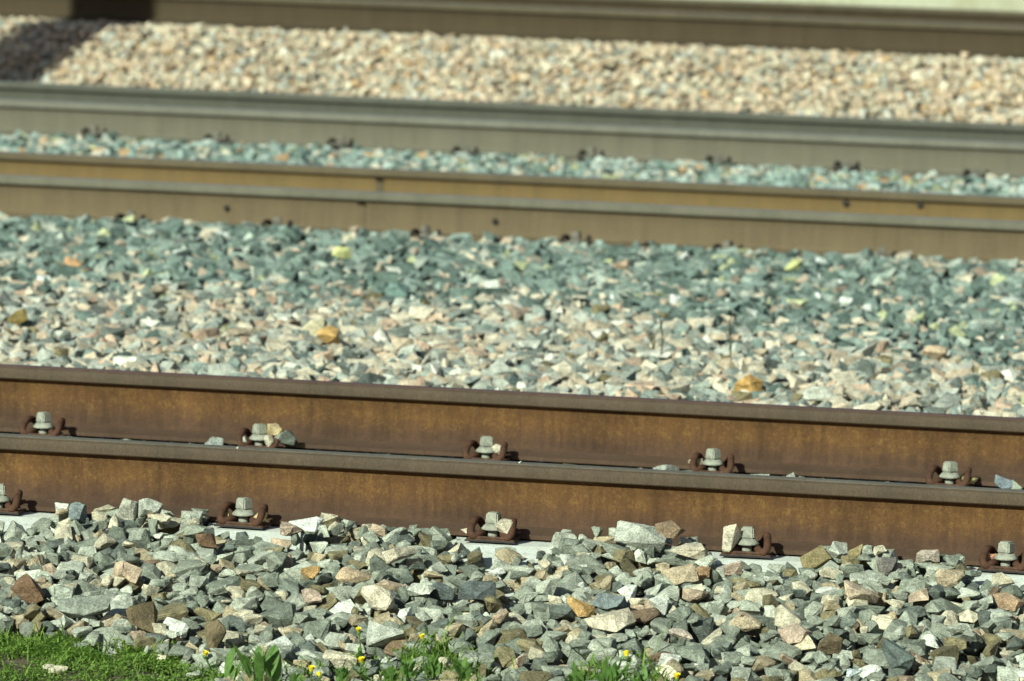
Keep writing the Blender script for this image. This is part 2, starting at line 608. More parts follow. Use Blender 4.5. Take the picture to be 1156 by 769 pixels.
def make_fastening(dark_=False):
    """screw, flange, tension clamp and guide plate; local -y is away from the rail, origin on the sleeper"""
    root = empty('rail_fastening', (0, 0, 0))
    zm, cm, pm = (M['dust_bolt'], M['dark_clip'], M['dark_clip']) if dark_ else (M['zinc'], M['rust_clip'], M['rust_plate'])
    # screw
    bm = bmesh.new()
    lathe(bm, [(0.013, 0.004), (0.013, 0.026)], 14)
    o = from_bm('screw', bm, [zm], root)
    bm = bmesh.new()
    lathe(bm, [(0.024, 0.0265), (0.0295, 0.028), (0.0300, 0.0315), (0.0245, 0.0375), (0.0195, 0.0425)], 26)
    from_bm('washer', bm, [zm], o)
    bm = bmesh.new()
    vs_ = bmesh.ops.create_cube(bm, size=1.0)['verts']
    for v in vs_:
        k = 0.0345 if v.co.z < 0 else 0.0300
        v.co = Vector((v.co.x * k, v.co.y * k, 0.0425 + (v.co.z + .5) * 0.029))
    bmesh.ops.bevel(bm, geom=bm.edges[:], offset=0.0035, segments=2, affect='EDGES')
    bmesh.ops.rotate(bm, verts=bm.verts[:], cent=(0, 0, 0), matrix=Matrix.Rotation(R(9), 3, 'Z'))
    from_bm('screw_head', bm, [zm], o)
    # tension clamp: one bent rod, two raised side loops and a middle loop under the washer
    half = [(0.030, 0.056, 0.022), (0.040, 0.054, 0.030), (0.049, 0.040, 0.047), (0.055, 0.016, 0.053), (0.059, -0.010, 0.045),
            (0.060, -0.030, 0.026), (0.053, -0.038, 0.015), (0.042, -0.030, 0.014), (0.030, -0.006, 0.020), (0.023, 0.020, 0.020),
            (0.016, 0.036, 0.021), (0.0, 0.042, 0.021)]
    half = [(x * 0.87, y, 0.014 + (z - 0.014) * 0.88) for x, y, z in half]
    path = half + [(-x, y, z) for x, y, z in half[-2::-1]]
    bm = bmesh.new()
    tube(bm, smooth_path(path, 4), 0.0095, 10)
    from_bm('tension_clamp', bm, [cm], root)
    # ribbed guide plate with an upstand against the rail foot
    bm = bmesh.new()
    box(bm, -0.062, 0.062, -0.042, 0.040, 0.0005, 0.008, 0.0015)
    box(bm, -0.055, 0.055, -0.041, -0.030, 0.0085, 0.014, 0.0015)
    from_bm('guide_plate', bm, [pm], root)
    bm = bmesh.new()
    box(bm, -0.064, 0.064, -0.046, -0.0425, 0.0008, 0.0045)
    from_bm('pad', bm, [M['pad']], root)
    return root


FY = -0.118
near_lab = ['rusty clamp and zinc screw on the nearest rail, cut off by the left edge', 'rusty clamp and zinc screw on the nearest rail, orange stones inside the clamp',
            'middle clamp and zinc screw on the nearest rail, above the widest bare sleeper',
            'rusty clamp on the nearest rail with a cream oval stone leaning on it', 'rightmost rusty clamp and zinc screw on the nearest rail']
far_lab = ['leftmost rusty clamp and zinc screw on the second rusty rail, clear of stones', 'zinc screw and clamp on the second rusty rail buried in grey and tan stones',
           'middle clamp and zinc screw on the second rusty rail, cream stone in its right loop',
           'clamp on the second rusty rail with a tan stone in its left loop', 'rightmost clamp and zinc screw on the second rusty rail']
proto = make_fastening()
for i in range(5):
    o = proto if i == 0 else copy_tree(proto)
    o.location = (NEARX + 0.6 * i, FY, 0.0)
    o.rotation_euler = (0, 0, R([2, -3, 1, 4, -2][i]))
    o.scale = (0.93, 0.93, 0.93)
    tag(o, near_lab[i], 'rail fastening', 'rail fastenings of the near track')
far_px = [49.4, 290.7, 548.7, 804, 1075]
for i in range(5):
    o = copy_tree(proto)
    x = FARX + 0.6 * i
    x = 0.35 * x + 0.65 * at_y(far_px[i], [480, 493, 510, 524, 540][i], G + FY).x
    o.location = (x, G + FY, 0.0)
    o.rotation_euler = (0, 0, R([-2, 5, -1, 3, -4][i]))
    o.scale = (0.93, 0.93, 0.93)
    tag(o, far_lab[i], 'rail fastening', 'rail fastenings of the near track')
dproto = make_fastening(True)
first_used = False
ords = ['first', 'second', 'third', 'fourth', 'fifth', 'sixth', 'seventh', 'eighth', 'ninth']
k = 0
for (ox, oy, oz, n0, n1, what) in ((T2X, T2Y, T2Z, -1, 5, 'along the tan rail'),
                                   (T3X, T3Y, T3Z, -1, 7, 'along the grey-brown rail')):
    j = 0
    for i in range(n0, n1):
        o = dproto if not first_used else copy_tree(dproto)
        first_used = True
        o.location = (ox + 0.6 * i, oy + FY, oz + (0.0 if oy == T2Y else -0.004) + random.uniform(-.008, .008))
        o.rotation_euler = (0, 0, R(random.uniform(-3, 3)))
        tag(o, 'small dark fastening, %s from the left %s' % (ords[j], what), 'rail fastening', 'dark fastenings of the far tracks')
        j += 1

# ------------------------------------------------------------------ ballast
STONE_SHAPES = []


def make_shape(seed, fine):
    rs = np.random.default_rng(seed)
    npt = int(rs.integers(7, 12)) if fine else int(rs.integers(6, 10))
    p = rs.normal(size=(npt, 3))
    q_ = 7.0 if seed % 4 else 2.0               # most are broken blocks, some are rounder
    p /= ((np.abs(p) ** q_).sum(1) ** (1 / q_))[:, None]
    ax = np.array([1.0, rs.uniform(0.55, 0.92), rs.uniform(0.38, 0.74) if fine else rs.uniform(0.5, 0.85)])
    p = p * ax * rs.uniform(0.80, 1.12, size=(npt, 1))
    bm = bmesh.new()
    for q in p: bm.verts.new(q)
    r = bmesh.ops.convex_hull(bm, input=bm.verts[:])
    dead = [g for g in r['geom_interior'] if isinstance(g, bmesh.types.BMVert)]
    if dead: bmesh.ops.delete(bm, geom=dead, context='VERTS')
    bmesh.ops.dissolve_limit(bm, angle_limit=R(17), verts=bm.verts[:], edges=bm.edges[:])
    bmesh.ops.recalc_face_normals(bm, faces=bm.faces[:])
    bm.normal_update()
    if fine:
        bmesh.ops.bevel(bm, geom=bm.edges[:], offset=float(rs.choice([0.018, 0.03, 0.05])) if seed % 4 else 0.10, segments=1, affect='EDGES')
        bmesh.ops.triangulate(bm, faces=bm.faces[:])
        bmesh.ops.subdivide_edges(bm, edges=[e for e in bm.edges if e.calc_length() > 0.45], cuts=1)
        for v in bm.verts:
            v.co += Vector(rs.normal(0, 0.017, 3))
    bmesh.ops.triangulate(bm, faces=bm.faces[:])
    bm.normal_update()
    V = np.array([v.co[:] for v in bm.verts])
    V -= (V.max(0) + V.min(0)) / 2
    V /= (V.max(0) - V.min(0)).max()
    bm.verts.index_update()
    F = np.array([[v.index for v in f.verts] for f in bm.faces], dtype=np.int32)
    bm.free()
    # planes of the (nearly convex) body
    a, b, c = V[F[:, 0]], V[F[:, 1]], V[F[:, 2]]
    nn = np.cross(b - a, c - a)
    ln = np.linalg.norm(nn, axis=1)
    ok = ln > 1e-7
    nn = nn[ok] / ln[ok][:, None]
    d = (V @ nn.T).max(0)
    if fine:                                   # fewer planes are enough for the resting height
        key = np.round(nn * 3).astype(int)
        _, idx = np.unique(key, axis=0, return_index=True)
        nn, d = nn[idx], d[idx]
    return V, F, nn, d




def chunky(shape, lim):
    V, F, _, _ = shape
    vol = abs(np.einsum('ij,ij->i', V[F[:, 0]], np.cross(V[F[:, 1]], V[F[:, 2]])).sum()) / 6
    e = V.max(0) - V.min(0)
    return vol / (e[0] * e[1] * e[2]) > lim


def shape_set(n, seed, fine, lim):
    out, k_ = [], 0
    while len(out) < n:
        sh = make_shape(seed + k_ * 4 + len(out) % 4, fine)      # every fourth stays a rounder one
        k_ += 1
        if chunky(sh, lim): out.append(sh)
    return out


FINE = shape_set(72, 100, True, 0.33)
COARSE = shape_set(60, 1500, False, 0.30)


def rand_rot(rs, tilt):
    a = rs.uniform(0, 2 * math.pi)
    h = rs.uniform(0, 2 * math.pi)
    t = rs.normal(0, tilt)
    Rz = lambda q: np.array([[math.cos(q), -math.sin(q), 0], [math.sin(q), math.cos(q), 0], [0, 0, 1]])
    Rx = np.array([[1, 0, 0], [0, math.cos(t), -math.sin(t)], [0, math.sin(t), math.cos(t)]])
    return Rz(a) @ Rx @ Rz(h)


class Bed:
    def __init__(self, name, x0, x1, y0, y1, cell, shapes, size, palette, seed, target=None, block=None, depth=0.062, tilt=0.62):
        self.name = name
        self.x0, self.y0, self.cell = x0, y0, cell
        self.nx, self.ny = int((x1 - x0) / cell), int((y1 - y0) / cell)
        xs = x0 + (np.arange(self.nx) + .5) * cell
        ys = y0 + (np.arange(self.ny) + .5) * cell
        self.X, self.Y = np.meshgrid(xs, ys, indexing='ij')
        self.T = (target or surf)(self.X, self.Y)
        self.H = self.T - depth
        self.block = block(self.X, self.Y) if block else np.zeros_like(self.H, bool)
        self.shapes, self.size, self.palette = shapes, size, palette
        self.rs = np.random.default_rng(seed)
        self.tilt = tilt
        self.Vs, self.Fs, self.Cs = [], [], []
        self.nv = 0

    def rest(self, nn, d, Rm, s, x, y, sink=0.16):
        n2 = nn @ Rm.T
        d2 = d * s
        r = s * 0.62
        i0, i1 = max(0, int((x - r - self.x0) / self.cell)), min(self.nx, int((x + r - self.x0) / self.cell) + 2)
        j0, j1 = max(0, int((y - r - self.y0) / self.cell)), min(self.ny, int((y + r - self.y0) / self.cell) + 2)
        if i1 - i0 < 2 or j1 - j0 < 2: return None
        dx = (self.X[i0:i1, j0:j1] - x).ravel()
        dy = (self.Y[i0:i1, j0:j1] - y).ravel()
        rem = d2[None, :] - dx[:, None] * n2[None, :, 0] - dy[:, None] * n2[None, :, 1]
        nz = n2[:, 2]
        up, dn = nz > 1e-3, nz < -1e-3
        top = (rem[:, up] / nz[up]).min(1)
        bot = (rem[:, dn] / nz[dn]).max(1)
        ok = top > bot
        if not ok.any(): return None
        sl_ = (slice(i0, i1), slice(j0, j1))
        h = self.H[sl_].ravel()
        th = (top[ok] - bot[ok]).max()
        z = (h[ok] - bot[ok]).max() - sink * th
        return z, sl_, ok, top, th

    def put(self, x, y, s, rs, shape=None, Rm=None, sink=0.2, over=9.0):
        shape = shape or self.shapes[rs.integers(len(self.shapes))]
        Rm = rand_rot(rs, self.tilt) if Rm is None else Rm
        V, F, nn, d = shape
        q = self.rest(nn, d, Rm, s, x, y, sink)
        if q is None: return None
        z, sl_, ok, top, th = q
        if self.block[sl_].ravel()[ok].any(): return None
        if (z + top[ok] - self.T[sl_].ravel()[ok]).max() > over: return None
        h = self.H[sl_].ravel()
        h[ok] = np.maximum(h[ok], z + top[ok])
        self.H[sl_] = h.reshape(self.H[sl_].shape)
        return (V * s) @ Rm.T + np.array([x, y, z]), F

    def fill(self, n, over=0.026):
        rs = self.rs
        for _ in range(n):
            K = 5
            ci = rs.integers(0, self.nx, K)
            cj = rs.integers(0, self.ny, K)
            sc = self.H[ci, cj] - self.T[ci, cj] + self.block[ci, cj] * 9
            b = int(np.argmin(sc))
            if sc[b] > -0.004: continue
            x, y = self.X[ci[b], cj[b]], self.Y[ci[b], cj[b]]
            s = self.size(rs, x, y)
            q = self.put(x, y, s, rs, over=over + (0.018 if rs.random() < 0.04 else 0))
            if q is None: continue
            V, F = q
            c = np.array(self.palette(rs, x, y)) * rs.uniform(0.74, 1.16)
            self.Vs.append(V)
            self.Fs.append(F + self.nv)
            self.Cs.append(np.repeat(np.r_[c, 1.0][None, :], len(V), 0))
            self.nv += len(V)

    def build(self, label):
        V, F, Cc = np.concatenate(self.Vs), np.concatenate(self.Fs), np.concatenate(self.Cs)
        me = stone_mesh(self.name, V, F, Cc)
        o = link(self.name, me, [M['stone']])
        tag(o, label, kind='stuff')
        o['category'] = 'gravel'
        print(self.name, len(self.Vs), 'stones', len(F), 'tris')
        return o


def stone_mesh(name, V, F, Cc):
    me = bpy.data.meshes.new(name)
    me.vertices.add(len(V))
    me.vertices.foreach_set('co', V.astype(np.float32).ravel())
    me.loops.add(len(F) * 3)
    me.loops.foreach_set('vertex_index', F.astype(np.int32).ravel())
    me.polygons.add(len(F))
    me.polygons.foreach_set('loop_start', np.arange(0, len(F) * 3, 3, dtype=np.int32))
    me.polygons.foreach_set('loop_total', np.full(len(F), 3, np.int32))
    me.polygons.foreach_set('use_smooth', np.zeros(len(F), bool))      # broken stone: flat facets
    me.update(calc_edges=True)
    ca = me.color_attributes.new('stone', 'FLOAT_COLOR', 'POINT')
    ca.data.foreach_set('color', Cc.astype(np.float32).ravel())
    me.validate()
    return me


def palette(items):
    cs = [np.array(c) for c, _ in items]
    ws = np.array([w_ for _, w_ in items], float)
    ws /= ws.sum()
    cum = np.cumsum(ws)
    return lambda rs: cs[min(int(np.searchsorted(cum, rs.random())), len(cs) - 1)]


P_NEAR = palette([((.255, .28, .22), 30), ((.18, .205, .16), 20), ((.12, .14, .118), 8), ((.39, .415, .335), 22),
                  ((.38, .32, .205), 8), ((.19, .165, .09), 9), ((.51, .47, .34), 9), ((.42, .33, .23), 3), ((.17, .12, .075), 1), ((.60, .62, .54), 2)])
P_LOW = palette([((.50, .455, .345), 30), ((.355, .375, .32), 25), ((.45, .375, .27), 12), ((.235, .27, .235), 18),
                 ((.47, .35, .25), 7), ((.15, .175, .15), 5), ((.58, .58, .49), 6), ((.20, .17, .09), 2)])
P_HIGH = palette([((.155, .21, .182), 40), ((.10, .145, .122), 22), ((.23, .29, .25), 20), ((.355, .40, .335), 8),
                  ((.45, .40, .30), 6), ((.40, .32, .24), 3), ((.41, .44, .25), 3), ((.62, .66, .6), 1)])
P_STRIP = palette([((.24, .32, .28), 40), ((.38, .44, .39), 22), ((.12, .17, .145), 18), ((.46, .43, .33), 16), ((.40, .26, .14), 3), ((.30, .32, .17), 5)])
P_BANK = palette([((.53, .43, .30), 34), ((.54, .49, .36), 28), ((.49, .38, .265), 18), ((.37, .385, .33), 12), ((.44, .30, .16), 5),
                  ((.22, .20, .16), 3), ((.58, .57, .48), 4)])


# grass edge seen along the bottom of the picture, turned into ground points
EDGE_PX = [(-260, 685), (0, 702), (60, 706), (130, 712), (200, 724), (260, 732), (330, 740), (380, 736), (450, 730), (520, 732), (560, 756), (620, 760),
           (660, 742), (735, 748), (770, 772), (900, 800), (1200, 830)]
EW = [at(a, b, float(surf(0, -0.95))) for a, b in EDGE_PX]
EX, EY = [p.x for p in EW], [p.y for p in EW]


def size_f(a, b):
    return lambda rs, x, y: float(np.clip(rs.lognormal(math.log(a), b), a * 0.5, a * 2.0))


SLX = [NEARX + 0.6 * i for i in range(5)]
FASTX = SLX


def grass_edge(x):
    return np.interp(x, EX, EY)


def block_near(X, Y):
    b = (Y > -0.078)
    for sx in SLX:
        xl = X - (sx - Y * math.tan(SK))
        b |= (np.abs(xl) < 0.078) & (Y > -0.22)
        b |= (np.abs(xl + 0.012) < 0.098) & (Y > -0.27) & (Y < -0.165)
    # under the dense grass only a few stones
    b |= (X < EX[5]) & (Y < grass_edge(X) - 0.015) & (np.sin(X * 31) * np.sin(Y * 37 + X * 9) < 0.45)
    return b


def target_near(X, Y):
    t = surf(X, Y)
    return t + 0.010 * np.sin(X * 5.1 + 1.3) * np.cos(Y * 6.0) * (Y < -0.3)


near = Bed('near_ballast', -5.4, -0.2, -2.4, -0.06, 0.008, FINE, size_f(0.060, 0.38), lambda rs, x, y: P_NEAR(rs), 11, target_near, block_near, 0.07)
# sleepers raise the bed below the stones
for sx in SLX:
    m_ = (np.abs(near.X - (sx - near.Y * math.tan(SK))) < 0.13) & (near.Y > -0.62)
    zt = np.interp(near.Y, [-0.62, -0.40, -0.172, 0], [-0.075, -0.05, 0, 0]) - 0.004
    near.H[m_] = np.maximum(near.H[m_], zt[m_])
    near.T[m_] = np.where(near.Y[m_] < -0.28, np.maximum(near.T[m_], zt[m_] + 0.015), near.T[m_])
near.T -= 0.007
near.fill(40000, 0.043)
near.size = size_f(0.026, 0.3)
near.fill(9000, 0.012)


def block_gauge(X, Y):
    b = (Y < 0.081) | (Y > G - 0.09)
    for i in range(5):
        b |= (np.abs(X - (FARX + 0.6 * i)) < 0.1) & (Y > G - 0.2)
    return b


gauge = Bed('gauge_ballast', -5.6, 0.0, 0.06, G - 0.06, 0.012, COARSE, size_f(0.06, 0.3), lambda rs, x, y: P_NEAR(rs), 12, None, block_gauge)
gauge.T += -0.004
gauge.fill(14000, 0.012)
gauge.build('grey ballast lying between the two rusty rails')

# the boundary between the pale and the blue-green stones, found on the ground
BA, BB, BC = at(0, 312, -0.02), at(560, 350, -0.02), at(1156, 398, -0.02)


def mid_pal(rs, x, y):
    yb = np.interp(x, [BA.x, BB.x, BC.x], [BA.y, BB.y, BC.y])
    d_ = (y - yb) + 0.35 * math.sin(x * 2.1 + 0.5) + 0.25 * math.sin(x * 5.3)
    f = 1 / (1 + math.exp(-d_ / 0.16))
    f = 0.08 + 0.86 * f
    return P_HIGH(rs) if rs.random() < f else P_LOW(rs)


mid = Bed('middle_ballast', -7.6, 1.0, G + 0.07, T2Y - 0.08, 0.014, COARSE, size_f(0.070, 0.34), mid_pal, 13, None,
          lambda X, Y: (Y < G + 0.09) | (Y > T2Y - 0.09), 0.075, 0.9)
mid.T -= 0.016
mid.fill(90000, 0.058)

strip = Bed('strip_ballast', -9.0, 1.0, T2Y + G + 0.08, T3Y - 0.08, 0.016, COARSE, size_f(0.062, 0.3), lambda rs, x, y: P_STRIP(rs), 14, None, None, 0.05)
strip.fill(36000, 0.034)
strip.build('narrow strip of pale blue-green ballast between the second and third tracks')

bank = Bed('bank_ballast', -10.2, 1.2, T3Y + G + 0.5, T4Y - 0.06, 0.014, COARSE, size_f(0.043, 0.3), lambda rs, x, y: P_BANK(rs), 15, None, None, 0.055)
bank.fill(80000, 0.035)
bank.build('bank of peach and cream ballast under the farthest track')

# ---- stones one can point to: (px, py, size in metres, stretch?, colour, bed, label)
W_, CR, TN, OR = (.60, .63, .56), (.52, .47, .35), (.40, .33, .22), (.42, .27, .11)
PK, GR, LG, DK = (.42, .33, .25), (.24, .265, .22), (.40, .42, .35), (.10, .12, .115)
BR, RS, SL, OL = (.16, .125, .07), (.17, .105, .06), (.17, .205, .20), (.26, .215, .105)
NOTABLE = [
    (170, 571, .075, LG, near, 'pale grey stone leaning on the nearest rail, left of all cream stones there'),
    (145, 577, .070, (.40, .40, .32), near, 'cream-grey pointed stone against the nearest rail near the left side'),
    (89, 580, .070, SL, near, 'blue-grey pointed stone against the nearest rail, beside the leftmost fastening'),
    (238, 571, .085, CR, near, 'long cream stone tucked behind the left loop of the second fastening'),
    (338, 579, .062, LG, near, 'speckled light grey block with black shaded side, standing against the nearest rail'),
    (333, 592, .082, PK, near, 'flat pinkish stone in front of the speckled grey block by the rail'),
    (343, 602, .088, W_, near, 'bright white flat stone below the rail, right of the second bare sleeper'),
    (428, 680, .100, CR, near, 'large rounded cream stone alone in the middle of the foreground stones'),
    (316, 733, .070, W_, near, 'white stone at the edge of the grass beside a yellow flower'),
    (723, 604, .125, LG, near, 'big pale grey-green slab leaning on the nearest rail, right of the middle'),
    (757, 614, .075, (.22, .16, .10), near, 'brown stone under the end of the big leaning slab'),
    (797, 607, .072, SL, near, 'grey pointed stone with a black shaded side, left of the cream oval stone'),
    (777, 624, .098, CR, near, 'wide cream stone on the left corner of the fourth bare sleeper'),
    (769, 651, .085, TN, near, 'tan stone below the wide cream stone by the fourth sleeper'),
    (793, 648, .055, (.42, .27, .15), near, 'small orange-brown stone beside the fourth bare sleeper'),
    (827, 643, .055, PK, near, 'small pinkish stone lying on the fourth bare sleeper'),
    (903, 614, .085, SL, near, 'blue-grey leaning stone, first to the right of the fourth fastening'),
    (920, 634, .092, OL, near, 'ochre brown block lying below the blue-grey leaning stone'),
    (946, 623, .068, LG, near, 'light grey speckled stone against the nearest rail near the ochre block'),
    (968, 624, .055, OL, near, 'olive pyramid shaped stone against the nearest rail'),
    (998, 640, .070, (.19, .175, .155), near, 'smooth dark grey-brown block below the olive pyramid stone'),
    (1047, 625, .068, (.36, .31, .25), near, 'greyish pink stone near the rail between the last two fastenings'),
    (1072, 649, .088, TN, near, 'large tan rounded stone just left of the last bare sleeper'),
    (969, 668, .092, (.52, .42, .30), near, 'long cream and peach stone on the right of the foreground'),
    (1147, 616, .085, CR, near, 'cream stone resting on the rightmost fastening'),
    (233, 609, .062, RS, near, 'rust-brown stone left of the second bare sleeper'),
    (33, 667, .105, RS, near, 'reddish brown wedge near the left edge of the foreground stones'),
    (160, 700, .095, BR, near, 'big brown angular block above the grass on the left'),
    (243, 716, .090, BR, near, 'brown upright stone at the grass edge left of the broad-leaved plant'),
    (143, 642, .090, (.46, .36, .25), near, 'pinkish tan stone in the upper left of the foreground stones'),
    (97, 680, .125, GR, near, 'longest grey slab on the left of the foreground stones'),
    (69, 667, .085, (.33, .36, .29), near, 'pale green-grey angular stone beside the reddish brown wedge'),
    (401, 646, .100, (.52, .40, .26), near, 'elongated peach stone above the large rounded cream stone'),
    (349, 676, .080, PK, near, 'pink elongated stone left of the large rounded cream stone'),
    (350, 645, .055, OR, near, 'small bright orange stone in the middle left of the foreground'),
    (498, 673, .078, DK, near, 'dark slate triangle right of the large rounded cream stone'),
    (538, 679, .105, DK, near, 'largest dark slate stone in the middle of the foreground'),
    (474, 664, .072, (.46, .48, .40), near, 'pale green-grey flat stone left of the dark slate triangle'),
    (435, 720, .110, (.35, .37, .31), near, 'large pale grey stone just behind the yellow flowers'),
    (453, 628, .095, CR, near, 'long flat cream stone left of the middle bare sleeper'),
    (690, 706, .115, CR, near, 'long flat cream stone, lower middle of the foreground'),
    (841, 710, .085, (.52, .43, .29), near, 'tan egg shaped stone low on the right of the foreground'),
    (768, 718, .062, (.54, .45, .36), near, 'small cream stone between the flat cream and the egg shaped stones'),
    (685, 679, .090, SL, near, 'slate blue flat stone above the long flat cream stone'),
    (655, 692, .075, OR, near, 'flat orange-brown stone left of the long flat cream stone'),
    (906, 735, .068, (.6, .54, .36), near, 'cream block with a dark crack, low on the right'),
    (899, 716, .080, PK, near, 'flat pink stone above the cracked cream block'),
    (964, 763, .040, (.6, .68, .68), near, 'small bluish white square stone at the bottom edge'),
    (936, 736, .078, BR, near, 'brown block right of the cracked cream block'),
    (1011, 741, .105, (.12, .15, .135), near, 'large dark green-grey stone low on the right'),
    (1137, 679, .085, (.50, .35, .22), near, 'peach flat stone at the right edge below the last bare sleeper'),
    (845, 435, .085, (.50, .30, .10), mid, 'orange stone just behind the rusty rails, right of the middle'),
    (766, 336, .060, (.75, .8, .74), mid, 'bright white stone among the blue-green stones right of the middle'),
    (553, 321, .068, (.62, .66, .58), mid, 'white stone among the blue-green stones in the middle'),
    (448, 329, .085, (.17, .26, .23), mid, 'large teal stone left of the white one in the middle'),
    (895, 301, .072, (.56, .58, .26), mid, 'yellow-green stone below the tan rail on the right'),
    (386, 290, .070, (.54, .56, .25), mid, 'yellow-green stone below the tan rail left of the middle'),
    (82, 294, .072, (.55, .33, .17), mid, 'orange stone among the blue-green stones on the left'),
    (356, 371, .085, (.66, .60, .40), mid, 'large cream stone left of the middle between the tracks'),
    (372, 385, .075, (.52, .33, .12), mid, 'orange stone beside the large cream stone between the tracks'),
    (20, 358, .070, (.20, .15, .05), mid, 'dark ochre stone at the left edge between the tracks'),
    (700, 300, .070, (.50, .36, .24), mid, 'pink stone among the blue-green stones below the tan rail'),
    (1055, 400, .080, (.55, .42, .28), mid, 'peach stone on the right where the pale stones begin'),
    (925, 445, .095, (.48, .50, .42), mid, 'wide pale grey stone just behind the rusty rails on the right'),
    (240, 500, .080, (.34, .38, .33), gauge, 'pale green stone between the rusty rails, left of the stone-filled fastening'),
    (502, 514, .042, (.40, .43, .36), gauge, 'small grey stone left of the middle fastening of the second rusty rail'),
    (752, 533, .085, (.42, .44, .38), gauge, 'flat pale stone between the rusty rails left of the fourth fastening'),
    (1033, 547, .048, (.42, .44, .38), gauge, 'pale pebble left of the rightmost fastening of the second rusty rail'),
    (1000, 547, .062, (.40, .41, .35), gauge, 'flat grey stone between the rusty rails on the right'),
    (1133, 553, .075, (.20, .24, .26), gauge, 'blue-grey stone between the rusty rails at the right edge'),
    (383, 512, .045, (.5, .44, .34), gauge, 'cream pebble between the rusty rails left of the middle'),
]


def lone_stone(V, F, col, label, group='single ballast stones that stand out'):
    c0 = V.mean(0)
    c0[2] = V[:, 2].min()
    Cc = np.repeat(np.r_[np.array(col), 1.0][None, :], len(V), 0)
    me = stone_mesh('ballast_stone', V - c0, F, Cc)
    o = link('ballast_stone', me, [M['stone']], None, Vector(c0))
    tag(o, label, 'stone', group)
    return o


rs = np.random.default_rng(104)
for idx, (px, py, s, col, bed, label) in enumerate(NOTABLE):
    # walk along the view ray to where it meets the bed's own surface
    s *= 0.80 if bed is near else 0.72 if bed is gauge else 1.0
    p = None
    d0 = fwd * FPX + RT * (px - PW / 2) + UP * (PH / 2 - (py + 0.22 * s * FPX / 13.0 * (0.5 if bed is mid else 1)))
    if bed is gauge:
        p = CAM + d0 * ((G - 0.115 - CAM.y) / d0.y)
    else:
        for st in np.arange(9.0, 26.0, 0.01):
            q = CAM + d0.normalized() * st
            i, j = int((q.x - bed.x0) / bed.cell), int((q.y - bed.y0) / bed.cell)
            if 0 <= i < bed.nx and 0 <= j < bed.ny and q.z <= bed.H[i, j]:
                p = q
                break
    if p is None:
        print('no place', label)
        continue
    y = p.y
    if bed is near: y = min(y, -0.055 - s * 0.30)
    keep = bed.block
    bed.block = np.zeros_like(keep)
    kinds = (('long', (1.2, .66, .5)), ('elongated', (1.2, .6, .5)), ('slab', (1.2, .62, .52)), ('flat', (1.12, .8, .5)), ('wide', (1.15, .8, .5)),
             ('upright', (.72, .7, .95)), ('pyramid', (.8, .8, .95)), ('pointed', (.85, .7, .9)), ('leaning', (.95, .75, .75)), ('block', (.95, .8, .78)))
    sc3 = np.array(next((v for k_, v in kinds if k_ in label), (1.0, .8, .66)))
    pick = int(rs.integers(len(FINE)))
    pick = pick - pick % 4 if ('rounded' in label or 'egg' in label) else pick + (pick % 4 == 0)
    V0, F0, n0_, d0_ = FINE[pick]
    ex_ = V0.max(0) - V0.min(0)
    sc3 = sc3 / ex_
    n1_ = n0_ / sc3
    ln = np.linalg.norm(n1_, axis=1)
    shp = (V0 * sc3, F0, n1_ / ln[:, None], d0_ / ln)
    Rm = np.array(Matrix.Rotation(rs.normal(0, .35) + YAW * -1, 3, 'Z') @ Matrix.Rotation(rs.normal(0, .22), 3, 'X') @ Matrix.Rotation(rs.normal(0, .2), 3, 'Y'))
    q = bed.put(p.x, y, s, rs, shp, Rm, 0.34)
    bed.block = keep
    if q is None:
        print('not put', label)
        continue
    lone_stone(q[0], q[1], col, label)


def loose(px, py, y, z, s, col, label, rot=None, shape=3, tilt=None):
    """a stone held at a spot of its own (on a rail, in a clamp)"""
    p = at_y(px, py, y)
    V, F, _, _ = FINE[shape]
    Rm = rand_rot(np.random.default_rng(idx + shape), 0.4) if rot is None else np.array(Matrix.Rotation(rot[0], 3, rot[1]))
    W2 = (V * s) @ Rm.T
    W2[:, 2] -= W2[:, 2].min()
    return lone_stone(W2 + np.array([p.x, y, z]), F, col, label)


loose(823, 612, -0.150, 0.010, .072, CR, 'cream oval stone leaning on the left loop of the fourth fastening', (R(-62), 'Y'), 9)
loose(256, 580, -0.115, 0.012, .036, (.55, .36, .16), 'small orange stone inside the left loop of the second fastening', None, 5)
loose(294, 580, -0.120, 0.012, .040, (.55, .42, .22), 'small tan stone inside the right loop of the second fastening', None, 12)
loose(531, 600, -0.120, 0.012, .036, CR, 'small cream stone inside the left loop of the middle fastening', None, 17)
loose(570, 600, -0.128, 0.012, .052, CR, 'cream stone between the screw and the right loop of the middle fastening', None, 20)
loose(1120, 625, -0.110, 0.014, .040, (.55, .30, .18), 'small reddish stone inside the left loop of the rightmost fastening', None, 23)
loose(563, 512, G - 0.12, 0.012, .046, CR, 'cream stone in the right loop of the middle fastening on the second rail', None, 25)
loose(785, 527, G - 0.12, 0.012, .044, TN, 'tan stone in the left loop of the fourth fastening on the second rail', None, 27)
loose(1095, 543, G - 0.12, 0.012, .046, OL, 'ochre stone in the right loop of the rightmost fastening on the second rail', None, 30)
loose(309, 486, G - 0.125, 0.040, .050, (.55, .44, .24), 'tan stone wedged on top of the second fastening of the second rusty rail', None, 13)
loose(322, 490, G - 0.120, 0.014, .060, GR, 'grey stone jammed in the right loop of the second rail fastening', None, 14)
loose(304, 494, G - 0.150, 0.010, .036, CR, 'small cream stone below the wedged tan stone on the second rail', None, 16)
loose(273, 494, G - 0.140, 0.010, .034, LG, 'small pale stone in the left loop of the stone-filled second rail fastening', None, 18)
loose(587, 527, -0.008, 0.1712, .010, W_, 'tiny white chip lying on top of the nearest rail', None, 8)
loose(268, 507, -0.022, 0.1700, .008, W_, 'tiny white chip on the edge of the nearest rail on the left', None, 11)

